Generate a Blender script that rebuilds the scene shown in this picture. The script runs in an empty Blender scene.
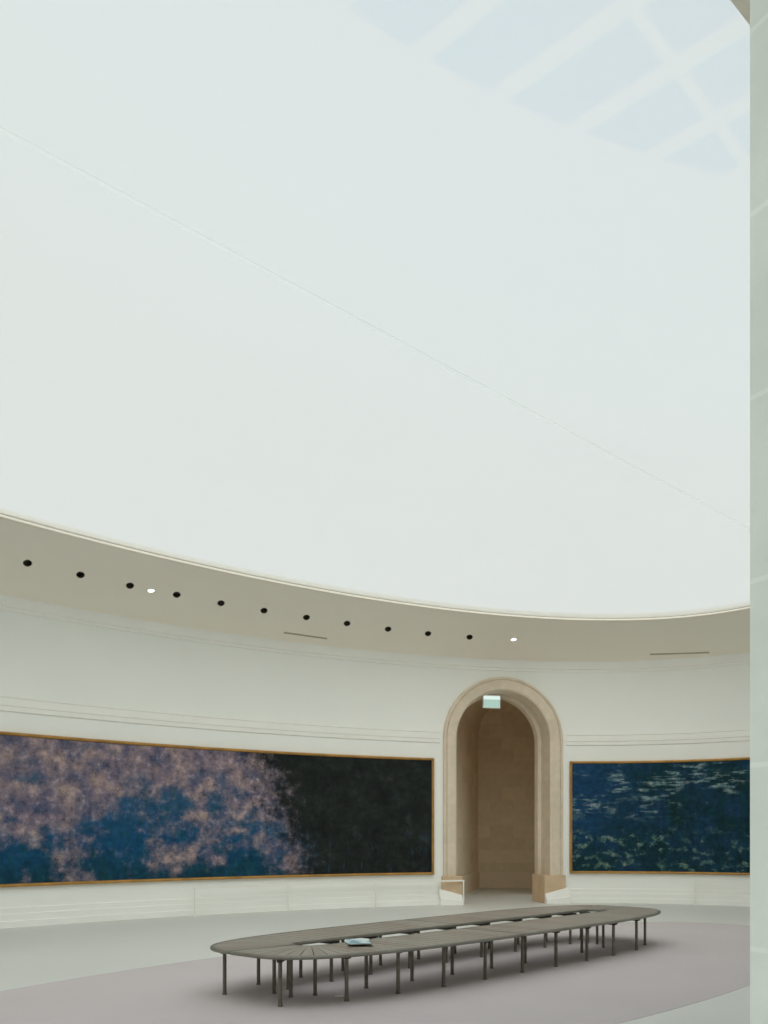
import bpy, bmesh, math
from mathutils import Vector, Matrix

sc = bpy.context.scene
col = sc.collection
PI = math.pi

# ------------------------------------------------------------------ survey of the room (metres)
# The room is an oval: origin at its centre, x along the long axis.
TH = 0.81                         # heading of the camera against the short axis
C_, S_ = math.cos(TH), math.sin(TH)
EYE = 1.35
HZ, FPX = 836.5, 900.0            # horizon row and focal length of the shifted lens, 768x1024 frame
RX, RY = -0.62, 8.75              # room centre as seen from the camera (right, ahead)
WA, WB = 11.6, 6.77               # wall oval
OA, OB = 9.96, 4.80               # oval opening of the ceiling
Z_COVE0, Z_COVE1 = 4.89, 5.36     # sloping soffit between wall and opening


def loc(X, D):
    u, v = X - RX, D - RY
    return Vector((C_ * u + S_ * v, -S_ * u + C_ * v))


CAM = loc(0, 0)
VD, RD = Vector((S_, C_)), Vector((C_, -S_))


def ground(px, py, z=0.0):
    D = (EYE - z) * FPX / (py - HZ)
    return loc((px - 384) * D / FPX, D)


def wall_t(px, near=False, a=WA, b=WB):
    """parameter angle where a sight line meets the wall oval"""
    d = VD + RD * ((px - 384) / FPX)
    A = (d.x / a) ** 2 + (d.y / b) ** 2
    B = 2 * (CAM.x * d.x / a ** 2 + CAM.y * d.y / b ** 2)
    Cc = (CAM.x / a) ** 2 + (CAM.y / b) ** 2 - 1
    q = math.sqrt(B * B - 4 * A * Cc)
    k = (-B - q) / 2 / A if near else (-B + q) / 2 / A
    p = CAM + d * k
    return math.atan2(p.y / b, p.x / a)


def ell(t, inset=0.0):
    """point on the wall oval moved inwards along the normal"""
    p = Vector((WA * math.cos(t), WB * math.sin(t)))
    n = Vector((p.x / WA ** 2, p.y / WB ** 2)).normalized()
    return p - n * inset


def ell_n(t):
    p = Vector((WA * math.cos(t), WB * math.sin(t)))
    return Vector((p.x / WA ** 2, p.y / WB ** 2)).normalized()


# ------------------------------------------------------------------ materials
def srgb(r, g, b):
    def f(c):
        c /= 255.0
        return c / 12.92 if c <= 0.04045 else ((c + 0.055) / 1.055) ** 2.4
    return (f(r), f(g), f(b), 1.0)


class NT:
    def __init__(self, name):
        self.m = bpy.data.materials.new(name)
        self.m.use_nodes = True
        self.t = self.m.node_tree
        self.t.nodes.clear()
        self.out = self.n('ShaderNodeOutputMaterial')

    def n(self, kind, **kw):
        nd = self.t.nodes.new(kind)
        for k, v in kw.items():
            if k.startswith('i_'):
                nd.inputs[k[2:].replace('_', ' ')].default_value = v
            else:
                setattr(nd, k, v)
        return nd

    def l(self, a, b):
        self.t.links.new(a, b)

    def math(self, op, a, b=None, clamp=False):
        nd = self.n('ShaderNodeMath', operation=op)
        nd.use_clamp = clamp
        for i, x in enumerate((a, b)):
            if x is None:
                continue
            if isinstance(x, (int, float)):
                nd.inputs[i].default_value = x
            else:
                self.l(x, nd.inputs[i])
        return nd.outputs[0]

    def mix(self, fac, a, b, kind='MIX'):
        nd = self.n('ShaderNodeMix', data_type='RGBA', blend_type=kind)
        for i, x in ((0, fac), (6, a), (7, b)):
            if isinstance(x, (int, float, tuple)):
                nd.inputs[i].default_value = x
            else:
                self.l(x, nd.inputs[i])
        return nd.outputs[2]

    def noise(self, vec, scale, detail=4, rough=0.55):
        nd = self.n('ShaderNodeTexNoise')
        nd.inputs['Scale'].default_value = scale
        nd.inputs['Detail'].default_value = detail
        nd.inputs['Roughness'].default_value = rough
        if vec is not None:
            self.l(vec, nd.inputs['Vector'])
        return nd.outputs['Fac']

    def ramp(self, fac, *stops):
        nd = self.n('ShaderNodeValToRGB')
        r = nd.color_ramp
        while len(r.elements) < len(stops):
            r.elements.new(0.5)
        for e, (p, c) in zip(r.elements, stops):
            e.position = p
            e.color = c if isinstance(c, tuple) else (c, c, c, 1)
        self.l(fac, nd.inputs[0])
        return nd.outputs[0]

    def sstep(self, x, a, b):
        nd = self.n('ShaderNodeMapRange', interpolation_type='SMOOTHSTEP')
        nd.inputs[1].default_value = a
        nd.inputs[2].default_value = b
        self.l(x, nd.inputs[0])
        return nd.outputs[0]

    def mapping(self, vec, scale=(1, 1, 1), locn=(0, 0, 0)):
        nd = self.n('ShaderNodeMapping')
        nd.inputs['Scale'].default_value = scale
        nd.inputs['Location'].default_value = locn
        self.l(vec, nd.inputs['Vector'])
        return nd.outputs[0]

    def principled(self, color, rough=0.6, metal=0.0, bump=None, bstr=0.1, bdist=0.01, spec=0.5):
        p = self.n('ShaderNodeBsdfPrincipled')
        for k, x in (('Base Color', color), ('Roughness', rough), ('Metallic', metal), ('Specular IOR Level', spec)):
            if isinstance(x, (int, float, tuple)):
                p.inputs[k].default_value = x
            else:
                self.l(x, p.inputs[k])
        if bump is not None:
            b = self.n('ShaderNodeBump')
            b.inputs['Strength'].default_value = bstr
            b.inputs['Distance'].default_value = bdist
            self.l(bump, b.inputs['Height'])
            self.l(b.outputs[0], p.inputs['Normal'])
        self.l(p.outputs[0], self.out.inputs[0])
        return p


def mat_plain(name, rgb, rough=0.7, var=0.04, scale=3.0, metal=0.0, bstr=0.0, spec=0.3):
    k = NT(name)
    tc = k.n('ShaderNodeTexCoord').outputs['Object']
    nz = k.noise(tc, scale, 5)
    lo = tuple(c * (1 - var) for c in rgb[:3]) + (1,)
    hi = tuple(min(1, c * (1 + var)) for c in rgb[:3]) + (1,)
    c = k.ramp(nz, (0.3, lo), (0.7, hi))
    if bstr:
        k.principled(c, rough, metal, bump=k.noise(tc, scale * 25, 3), bstr=bstr, spec=spec)
    else:
        k.principled(c, rough, metal, spec=spec)
    return k.m


def mat_stone(name, rgb, w, h, var=0.08, joint=1.12, msize=0.006, bstr=0.15, jitter=0.35):
    """ashlar stone: courses from a brick texture on metre UVs"""
    k = NT(name)
    uv = k.n('ShaderNodeUVMap').outputs[0]
    br = k.n('ShaderNodeTexBrick')
    br.offset = 0.5
    br.inputs['Scale'].default_value = 1.0
    br.inputs['Mortar Size'].default_value = msize
    br.inputs['Mortar Smooth'].default_value = 0.3
    br.inputs['Brick Width'].default_value = w
    br.inputs['Row Height'].default_value = h
    br.inputs['Color1'].default_value = (1 - var, 1 - var, 1 - var * 1.2, 1)
    br.inputs['Color2'].default_value = (1 + var * jitter, 1 + var * jitter, 1 + var * jitter, 1)
    br.inputs['Mortar'].default_value = (joint, joint, joint, 1)
    k.l(uv, br.inputs['Vector'])
    nz = k.noise(uv, 6, 6)
    base = k.ramp(nz, (0.3, tuple(c * 0.93 for c in rgb[:3]) + (1,)), (0.7, tuple(min(1, c * 1.05) for c in rgb[:3]) + (1,)))
    c = k.mix(1.0, base, br.outputs['Color'], 'MULTIPLY')
    k.principled(c, 0.75, bump=k.noise(uv, 40, 4), bstr=bstr, bdist=0.004, spec=0.25)
    return k.m


M = {}
M['plaster'] = mat_plain('white_plaster', (0.875, 0.890, 0.860, 1), 0.8, 0.010, 1.2, bstr=0.02)
M['cove'] = mat_plain('soffit_paint', (0.935, 0.875, 0.775, 1), 0.85, 0.012, 1.0)
M['moulding'] = mat_plain('moulding_paint', (0.89, 0.89, 0.85, 1), 0.6, 0.01, 2.0)
M['base'] = mat_plain('skirting_paint', (0.88, 0.89, 0.86, 1), 0.6, 0.012, 2.0)
M['white_metal'] = mat_plain('white_coated_metal', (0.85, 0.85, 0.80, 1), 0.4, 0.01, 5.0)
M['stone'] = mat_stone('arch_limestone', (0.72, 0.62, 0.50, 1), 0.55, 0.40, 0.07, 0.94, 0.004)
M['jamb'] = mat_stone('jamb_limestone', (0.88, 0.89, 0.875, 1), 5.0, 0.214, 0.02, 1.07, 0.0035)
M['plinth'] = mat_plain('plinth_limestone', (0.62, 0.46, 0.31, 1), 0.75, 0.08, 5.0, bstr=0.1)
M['ashlar'] = mat_stone('vestibule_ashlar', (0.80, 0.68, 0.52, 1), 0.62, 0.33, 0.11, 0.95, 0.006)
M['dark_cup'] = mat_plain('dark_lamp_housing', (0.28, 0.26, 0.22, 1), 0.6, 0.05, 8.0)
M['slot'] = mat_plain('vent_slot_brown', (0.46, 0.38, 0.29, 1), 0.7, 0.05, 8.0)  # one even brown for the slot strip
M['gap_shade'] = mat_plain('gap_shade_grey', (0.42, 0.42, 0.39, 1), 0.5, 0.03, 4.0)  # shade of the gap below the fabric, given as a grey colour
M['gold'] = mat_plain('gilt_frame', (0.42, 0.225, 0.058, 1), 0.45, 0.25, 3.0, metal=0.35, spec=0.4)
M['leg'] = mat_plain('grey_bronze_tube', (0.17, 0.155, 0.125, 1), 0.4, 0.10, 6.0, metal=0.45)
M['bar'] = mat_plain('dark_bracket_metal', (0.07, 0.062, 0.05, 1), 0.5, 0.10, 6.0, metal=0.3)


def mat_floor():
    k = NT('pale_polished_floor')
    tc = k.n('ShaderNodeTexCoord').outputs['Object']
    a = k.noise(tc, 0.7, 5)
    b = k.noise(tc, 60, 3)
    c = k.ramp(a, (0.3, (0.650, 0.665, 0.640, 1)), (0.7, (0.685, 0.700, 0.675, 1)))
    c = k.mix(0.08, c, k.ramp(b, (0.35, 0.35), (0.65, 0.8)))
    k.principled(c, k.ramp(a, (0.3, 0.42), (0.7, 0.52)), spec=0.35)
    return k.m


def mat_carpet():
    k = NT('mauve_grey_carpet')
    tc = k.n('ShaderNodeTexCoord').outputs['Object']
    big = k.noise(tc, 0.55, 5, 0.6)
    fine = k.noise(tc, 220, 2)
    trk = k.noise(k.mapping(tc, (0.5, 4.0, 1)), 1.1, 4)
    c = k.ramp(big, (0.25, (0.540, 0.492, 0.506, 1)), (0.75, (0.595, 0.548, 0.565, 1)))
    c = k.mix(k.math('MULTIPLY', trk, 0.30), c, (0.575, 0.505, 0.51, 1))
    c = k.mix(0.12, c, k.ramp(fine, (0.3, 0.2), (0.7, 0.55)))
    k.principled(c, 0.95, bump=fine, bstr=0.3, bdist=0.004, spec=0.1)
    return k.m


def mat_wood():
    k = NT('weathered_slat_wood')
    uv = k.n('ShaderNodeUVMap').outputs[0]           # u along the bench, v across it
    g = k.noise(k.mapping(uv, (26, 1.6, 1)), 1.0, 6, 0.65)
    p = k.noise(k.mapping(uv, (2.6, 0.25, 1)), 1.0, 3)
    c = k.ramp(g, (0.25, (0.215, 0.190, 0.160, 1)), (0.55, (0.320, 0.295, 0.252, 1)), (0.8, (0.400, 0.375, 0.330, 1)))
    c = k.mix(k.sstep(p, 0.35, 0.72), c, (0.260, 0.205, 0.168, 1))
    k.principled(c, k.ramp(g, (0.3, 0.38), (0.7, 0.52)), bump=g, bstr=0.15, bdist=0.003, spec=0.5)
    return k.m


def mat_rim():
    return mat_plain('bench_edge_band', (0.225, 0.215, 0.185, 1), 0.35, 0.12, 4.0, metal=0.35)


M['floor'] = mat_floor()
M['carpet'] = mat_carpet()
M['wood'] = mat_wood()
M['rim'] = mat_rim()


def mat_velum():
    k = NT('stretched_white_fabric')
    tc = k.n('ShaderNodeTexCoord').outputs['Object']
    nz = k.noise(tc, 0.35, 3)
    tcol = k.ramp(nz, (0.3, (0.875, 0.90, 0.880, 1)), (0.7, (0.895, 0.92, 0.90, 1)))
    tr = k.n('ShaderNodeBsdfTranslucent')
    k.l(tcol, tr.inputs[0])
    di = k.n('ShaderNodeBsdfDiffuse')
    di.inputs[0].default_value = (0.90, 0.90, 0.89, 1)
    tp = k.n('ShaderNodeBsdfTransparent')
    m1 = k.n('ShaderNodeMixShader', i_Fac=0.45)
    k.l(tr.outputs[0], m1.inputs[1])
    k.l(di.outputs[0], m1.inputs[2])
    m2 = k.n('ShaderNodeMixShader', i_Fac=0.45)
    k.l(m1.outputs[0], m2.inputs[1])
    k.l(tp.outputs[0], m2.inputs[2])
    k.l(m2.outputs[0], k.out.inputs[0])
    return k.m


def mat_frosted():
    k = NT('frosted_roof_glass')
    tc = k.n('ShaderNodeTexCoord').outputs['Object']
    c = k.ramp(k.noise(tc, 0.5, 3), (0.3, (0.93, 0.92, 0.87, 1)), (0.7, (0.95, 0.94, 0.90, 1)))
    tr = k.n('ShaderNodeBsdfTranslucent')
    k.l(c, tr.inputs[0])
    tp = k.n('ShaderNodeBsdfTransparent')
    tp.inputs[0].default_value = (0.950, 0.935, 0.845, 1)
    mx = k.n('ShaderNodeMixShader', i_Fac=0.86)
    k.l(tr.outputs[0], mx.inputs[1])
    k.l(tp.outputs[0], mx.inputs[2])
    k.l(mx.outputs[0], k.out.inputs[0])
    return k.m


def mat_seam():
    k = NT('fabric_weld')
    tc = k.n('ShaderNodeTexCoord').outputs['Object']
    c = k.ramp(k.noise(tc, 0.5, 3), (0.3, (0.68, 0.71, 0.69, 1)), (0.7, (0.76, 0.78, 0.76, 1)))
    tr = k.n('ShaderNodeBsdfTranslucent')
    k.l(c, tr.inputs[0])
    tp = k.n('ShaderNodeBsdfTransparent')
    mx = k.n('ShaderNodeMixShader', i_Fac=0.62)
    k.l(tr.outputs[0], mx.inputs[1])
    k.l(tp.outputs[0], mx.inputs[2])
    k.l(mx.outputs[0], k.out.inputs[0])
    return k.m


def mat_pane():
    k = NT('clear_roof_glass')
    tp = k.n('ShaderNodeBsdfTransparent')
    tc = k.n('ShaderNodeTexCoord').outputs['Object']
    c = k.ramp(k.noise(tc, 2.0, 2), (0.3, (0.915, 1.0, 1.0, 1)), (0.7, (0.93, 1.0, 1.0, 1)))
    k.l(c, tp.inputs[0])
    gl = k.n('ShaderNodeBsdfGlossy')
    gl.inputs['Roughness'].default_value = 0.05
    mx = k.n('ShaderNodeMixShader', i_Fac=0.01)
    k.l(tp.outputs[0], mx.inputs[1])
    k.l(gl.outputs[0], mx.inputs[2])
    k.l(mx.outputs[0], k.out.inputs[0])
    return k.m


def mat_emit(name, rgb, strength):
    k = NT(name)
    e = k.n('ShaderNodeEmission')
    tc = k.n('ShaderNodeTexCoord').outputs['Object']
    c = k.ramp(k.noise(tc, 4.0, 1), (0.3, tuple(x * 0.97 for x in rgb) + (1,)), (0.7, tuple(rgb) + (1,)))
    k.l(c, e.inputs[0])
    e.inputs[1].default_value = strength
    k.l(e.outputs[0], k.out.inputs[0])
    return k.m


M['velum'] = mat_velum()
M['frosted'] = mat_frosted()
M['pane'] = mat_pane()
M['lamp'] = mat_emit('lit_lamp', (1.0, 0.99, 0.95), 6.0)
M['sign_lamp'] = mat_emit('sign_tube', (0.80, 0.97, 0.90), 1.0)
M['sign_panel'] = mat_emit('sign_panel', (0.45, 0.64, 0.56), 1.0)
M['seam'] = mat_seam()


def mat_painting_left():
    """abstract field of colour: mauve clouds over blue, dark at one end.  UV: u = metres from the right end, v = height"""
    k = NT('painted_canvas_mauve_blue')
    uv = k.n('ShaderNodeUVMap').outputs[0]
    sp = k.n('ShaderNodeSeparateXYZ')
    k.l(uv, sp.inputs[0])
    u, v = sp.outputs[0], sp.outputs[1]
    n1 = k.noise(k.mapping(uv, (0.8, 1.0, 1), (3.1, 0.4, 0)), 0.95, 7, 0.66)
    n2 = k.noise(k.mapping(uv, (1, 1, 1), (7.3, 2.1, 0)), 2.2, 7, 0.70)
    n3 = k.noise(k.mapping(uv, (1, 1, 1), (1.7, 9.4, 0)), 6.5, 6, 0.72)
    n4 = k.noise(k.mapping(uv, (6.0, 1.4, 1), (3.0, 0, 0)), 2.2, 5, 0.7)
    n5 = k.noise(k.mapping(uv, (1, 1, 1), (5.0, 4.0, 0)), 2.6, 5, 0.60)
    v01 = k.math('DIVIDE', v, 2.2)
    vw = k.math('ADD', v01, k.math('MULTIPLY', k.math('SUBTRACT', n2, 0.5), 0.6))
    blue = k.ramp(vw, (0.0, (0.006, 0.040, 0.065, 1)), (0.30, (0.008, 0.065, 0.150, 1)), (0.65, (0.030, 0.085, 0.165, 1)), (1.0, (0.085, 0.110, 0.170, 1)))
    teal = k.mix(k.sstep(n4, 0.50, 0.70), blue, (0.012, 0.070, 0.070, 1))
    teal = k.mix(k.math('MULTIPLY', k.sstep(n5, 0.55, 0.70), 0.55), teal, (0.070, 0.130, 0.230, 1))
    # clouds: thicker towards the top and in broad drifts
    d = k.math('ADD', k.math('MULTIPLY', v01, 0.42), k.math('MULTIPLY', n1, 1.90))
    d = k.math('ADD', d, k.math('MULTIPLY', n5, 0.55))
    d = k.math('ADD', d, k.math('MULTIPLY', n3, 0.22))
    dm = k.sstep(d, 1.34, 1.72)
    cloud = k.ramp(n5, (0.30, (0.062, 0.085, 0.160, 1)), (0.44, (0.165, 0.135, 0.190, 1)), (0.56, (0.265, 0.200, 0.225, 1)), (0.70, (0.430, 0.310, 0.255, 1)))
    cloud = k.mix(k.math('MULTIPLY', k.sstep(n3, 0.52, 0.68), 0.50), cloud, (0.430, 0.330, 0.290, 1))
    cloud = k.mix(k.math('MULTIPLY', k.sstep(n3, 0.46, 0.32), 0.55), cloud, (0.040, 0.060, 0.090, 1))
    c = k.mix(k.math('MULTIPLY', dm, 0.90), teal, cloud)
    # dark end
    e = k.math('ADD', u, k.math('MULTIPLY', k.math('SUBTRACT', n2, 0.5), 2.2))
    e = k.math('ADD', e, k.math('MULTIPLY', k.math('SUBTRACT', n3, 0.5), 1.0))
    e = k.math('ADD', e, k.math('MULTIPLY', k.math('SUBTRACT', 0.35, v01), 1.0))
    dark = k.ramp(n2, (0.35, (0.009, 0.011, 0.012, 1)), (0.58, (0.018, 0.024, 0.022, 1)), (0.76, (0.030, 0.044, 0.060, 1)))
    dark = k.mix(k.math('MULTIPLY', k.sstep(n5, 0.58, 0.72), 0.35), dark, (0.050, 0.055, 0.065, 1))
    dark = k.mix(k.math('MULTIPLY', k.sstep(n4, 0.55, 0.72), k.sstep(v01, 0.55, 0.15)), dark, (0.018, 0.052, 0.085, 1))
    c = k.mix(k.sstep(e, 3.55, 2.55), c, dark)
    # brush strokes
    c = k.mix(0.65, c, k.ramp(n3, (0.30, 0.20), (0.5, 0.5), (0.70, 0.84)), 'OVERLAY')
    k.principled(c, 0.75, bump=n3, bstr=0.25, bdist=0.01, spec=0.12)
    return k.m


def mat_painting_right():
    k = NT('painted_canvas_dark_teal')
    uv = k.n('ShaderNodeUVMap').outputs[0]
    sp = k.n('ShaderNodeSeparateXYZ')
    k.l(uv, sp.inputs[0])
    u, v = sp.outputs[0], sp.outputs[1]
    v01 = k.math('DIVIDE', v, 2.2)
    n1 = k.noise(uv, 1.3, 6, 0.65)
    n2 = k.noise(k.mapping(uv, (5.0, 1.3, 1)), 1.8, 6, 0.7)
    n3 = k.noise(k.mapping(uv, (1, 1, 1), (4.2, 1.1, 0)), 9.0, 5, 0.75)
    n6 = k.noise(k.mapping(uv, (0.7, 0.9, 1), (0.4, 6.1, 0)), 1.6, 4, 0.55)
    fl = k.noise(k.mapping(uv, (2.4, 10.0, 1), (2.2, 3.3, 0)), 1.0, 5, 0.62)
    bl = k.noise(k.mapping(uv, (1.0, 1.3, 1), (9.1, 5.5, 0)), 4.6, 4, 0.6)
    c = k.ramp(n1, (0.30, (0.005, 0.026, 0.024, 1)), (0.46, (0.006, 0.030, 0.046, 1)), (0.60, (0.010, 0.040, 0.088, 1)), (0.75, (0.009, 0.034, 0.060, 1)))
    c = k.mix(k.math('MULTIPLY', k.sstep(n2, 0.46, 0.70), 0.55), c, (0.008, 0.055, 0.060, 1))
    c = k.mix(k.math('MULTIPLY', k.sstep(u, 1.8, 0.2), k.math('MULTIPLY', k.sstep(v01, 0.1, 0.6), 0.6)), c, (0.012, 0.058, 0.150, 1))
    up = k.math('MULTIPLY', k.sstep(v01, 0.46, 0.62), k.sstep(n6, 0.45, 0.58))
    f = k.math('MULTIPLY', k.sstep(fl, 0.48, 0.60), up)
    fc = k.ramp(n3, (0.35, (0.070, 0.170, 0.200, 1)), (0.52, (0.190, 0.300, 0.310, 1)), (0.66, (0.380, 0.330, 0.330, 1)))
    c = k.mix(k.math('MULTIPLY', f, 0.80), c, fc)
    lo = k.math('MULTIPLY', k.sstep(v01, 0.46, 0.32), k.sstep(n6, 0.60, 0.47))
    g = k.math('MULTIPLY', k.sstep(bl, 0.50, 0.62), lo)
    gc = k.ramp(n3, (0.35, (0.030, 0.095, 0.085, 1)), (0.55, (0.120, 0.215, 0.170, 1)), (0.70, (0.360, 0.300, 0.290, 1)))
    c = k.mix(k.math('MULTIPLY', g, 0.70), c, gc)
    c = k.mix(0.65, c, k.ramp(n3, (0.30, 0.18), (0.5, 0.5), (0.70, 0.84)), 'OVERLAY')
    k.principled(c, 0.75, bump=n3, bstr=0.25, bdist=0.01, spec=0.12)
    return k.m


M['paint_l'] = mat_painting_left()
M['paint_r'] = mat_painting_right()


def mat_leaflet():
    k = NT('printed_leaflet')
    tc = k.n('ShaderNodeTexCoord').outputs['Object']
    n = k.noise(tc, 9.0, 2)
    c = k.ramp(n, (0.40, (0.16, 0.30, 0.40, 1)), (0.52, (0.30, 0.45, 0.52, 1)), (0.60, (0.62, 0.72, 0.74, 1)))
    k.principled(c, 0.35, spec=0.5)
    return k.m


M['leaflet'] = mat_leaflet()
M['paper'] = mat_plain('white_paper', (0.75, 0.75, 0.72, 1), 0.7, 0.03, 20)


# ------------------------------------------------------------------ mesh helpers
def tag(o, label=None, cat=None, group=None, kind=None):
    for k, v in (('label', label), ('category', cat), ('group', group), ('kind', kind)):
        if v:
            o[k] = v
    return o


def mesh_obj(name, verts, faces, mat, parent=None, uvs=None, smooth=False, loops_uv=None):
    me = bpy.data.meshes.new(name)
    me.from_pydata([tuple(v) for v in verts], [], faces)
    if uvs is not None:
        lay = me.uv_layers.new(name='UVMap')
        for lp in me.loops:
            lay.data[lp.index].uv = uvs[lp.vertex_index]
    me.materials.append(mat)
    for p in me.polygons:
        p.use_smooth = smooth
    o = bpy.data.objects.new(name, me)
    col.objects.link(o)
    if parent:
        o.parent = parent
    return o


def bm_obj(name, bm, mat, parent=None, smooth=False):
    bmesh.ops.recalc_face_normals(bm, faces=bm.faces[:])
    me = bpy.data.meshes.new(name)
    bm.to_mesh(me)
    bm.free()
    me.materials.append(mat)
    for p in me.polygons:
        p.use_smooth = smooth
    o = bpy.data.objects.new(name, me)
    col.objects.link(o)
    if parent:
        o.parent = parent
    return o


def empty(name, p=(0, 0, 0), rz=0.0):
    o = bpy.data.objects.new(name, None)
    o.location = p
    o.rotation_euler = (0, 0, rz)
    col.objects.link(o)
    return o


def shade_sharp(o, ang=35):
    me = o.data
    for p in me.polygons:
        p.use_smooth = True
    bm = bmesh.new()
    bm.from_mesh(me)
    lim = math.radians(ang)
    for e in bm.edges:
        if len(e.link_faces) == 2 and e.calc_face_angle(0) > lim:
            e.smooth = False
    bm.to_mesh(me)
    bm.free()
    return o


def sweep(name, ts, profile, mat, parent=None, closed=False, caps=True, sharp=30):
    """profile (inset, z) carried round the wall oval over the parameter angles ts"""
    verts, uvs, faces = [], [], []
    L = 0.0
    prev = None
    m = len(profile)
    for t in ts:
        p0 = ell(t)
        if prev is not None:
            L += (p0 - prev).length
        prev = p0
        acc = 0.0
        for j, (i, z) in enumerate(profile):
            if j:
                acc += math.hypot(i - profile[j - 1][0], z - profile[j - 1][1])
            p = ell(t, i)
            verts.append((p.x, p.y, z))
            uvs.append((L, acc))
    n = len(ts)
    for i in range(n - 1 + (1 if closed else 0)):
        a, b = i * m, ((i + 1) % n) * m
        for j in range(m - 1):
            faces.append((a + j, b + j, b + j + 1, a + j + 1))
    if caps and not closed and m > 2:
        faces.append(tuple(range(m)))
        faces.append(tuple(range((n - 1) * m, n * m))[::-1])
    o = mesh_obj(name, verts, faces, mat, parent, uvs)
    return shade_sharp(o, sharp)


def span(t0, t1, n):
    return [t0 + (t1 - t0) * i / (n - 1) for i in range(n)]


def box_bm(bm, cx, cy, cz, sx, sy, sz, bev=0.0, mat=None):
    r = bmesh.ops.create_cube(bm, size=1.0)
    vs = r['verts']
    bmesh.ops.scale(bm, vec=(sx, sy, sz), verts=vs)
    if bev:
        es = list({e for v in vs for e in v.link_edges})
        rb = bmesh.ops.bevel(bm, geom=es, offset=bev, segments=2, affect='EDGES', profile=0.5)
        vs = list({v for f in rb['faces'] for v in f.verts} | {v for v in vs if v.is_valid})
    if mat is not None:
        bmesh.ops.transform(bm, matrix=mat, verts=vs)
    bmesh.ops.translate(bm, vec=(cx, cy, cz), verts=vs)
    return vs


def tube_bm(bm, x, y, z0, z1, r, seg=14, r1=None, foot=0.0):
    """vertical turned tube, optional wider glide at the foot"""
    prof = [(0, z0), (r * (1 + foot), z0), (r * (1 + foot), z0 + 0.012), (r, z0 + 0.016), (r1 or r, z1), (0, z1)]
    rings = []
    for rr, z in prof:
        if rr == 0:
            rings.append([bm.verts.new((x, y, z))])
        else:
            rings.append([bm.verts.new((x + rr * math.cos(2 * PI * i / seg), y + rr * math.sin(2 * PI * i / seg), z)) for i in range(seg)])
    for a, b in zip(rings, rings[1:]):
        for i in range(seg):
            j = (i + 1) % seg
            if len(a) == 1:
                bm.faces.new((a[0], b[j], b[i]))
            elif len(b) == 1:
                bm.faces.new((a[i], a[j], b[0]))
            else:
                bm.faces.new((a[i], a[j], b[j], b[i]))


# ------------------------------------------------------------------ arches: local frames
class Arch:
    """l = along the wall (to the right as seen from inside the room), n = outwards, z"""
    def __init__(self, t, spring):
        self.t = t
        self.c = ell(t)
        self.n = ell_n(t)
        self.d = Vector((self.n.y, -self.n.x))      # to the right when facing outwards
        self.spring = spring

    def w(self, l, n, z):
        p = self.c + self.d * l + self.n * n
        return (p.x, p.y, z)

    def lateral(self, t):
        return (ell(t) - self.c).dot(self.d)

    def t_at(self, l):
        lo, hi = -0.4, 0.4
        s = 1 if self.lateral(self.t + 0.01) > 0 else -1
        for _ in range(60):
            mid = (lo + hi) / 2
            if self.lateral(self.t + s * mid) < l:
                lo = mid
            else:
                hi = mid
        return self.t + s * (lo + hi) / 2

    def path(self, R, zlow=0.0, k=36):
        pts = [(-R, zlow), (-R, zlow + 0.5 * (self.spring - zlow))]
        pts += [(-R * math.cos(PI * i / k), self.spring + R * math.sin(PI * i / k)) for i in range(k + 1)]
        pts += [(R, zlow + 0.5 * (self.spring - zlow)), (R, zlow)]
        return pts


RO, RI = 1.255, 0.985
far = Arch((wall_t(443) + wall_t(562)) / 2, 3.30)
far = Arch(far.t_at(-0.045), 3.30)
_tj = wall_t(750, near=True)                        # right-hand jamb of the arch the camera stands in
# centre of that arch: RI to the left of the jamb (looking into the room)
_near = Arch(_tj, 3.30)
near = Arch(_near.t_at(RI), 3.30)
# slide the arch until its foremost reveal edge stands on the sight line of column 750
for _ in range(40):
    q = Vector(near.w(-RI, -0.110, 0)[:2]) - CAM
    px = 384 + FPX * q.dot(RD) / q.dot(VD)
    near = Arch(near.t_at((px - 750.0) / FPX * q.dot(VD) * 0.8), 3.30)

# ------------------------------------------------------------------ floor
vs = [(-19, -20, 0), (19, -20, 0), (19, 15, 0), (-19, 15, 0)]
tag(mesh_obj('floor', vs, [(0, 1, 2, 3)], M['floor']), kind='structure')


# ------------------------------------------------------------------ walls with the two arch openings
RH = 1.06


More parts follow.
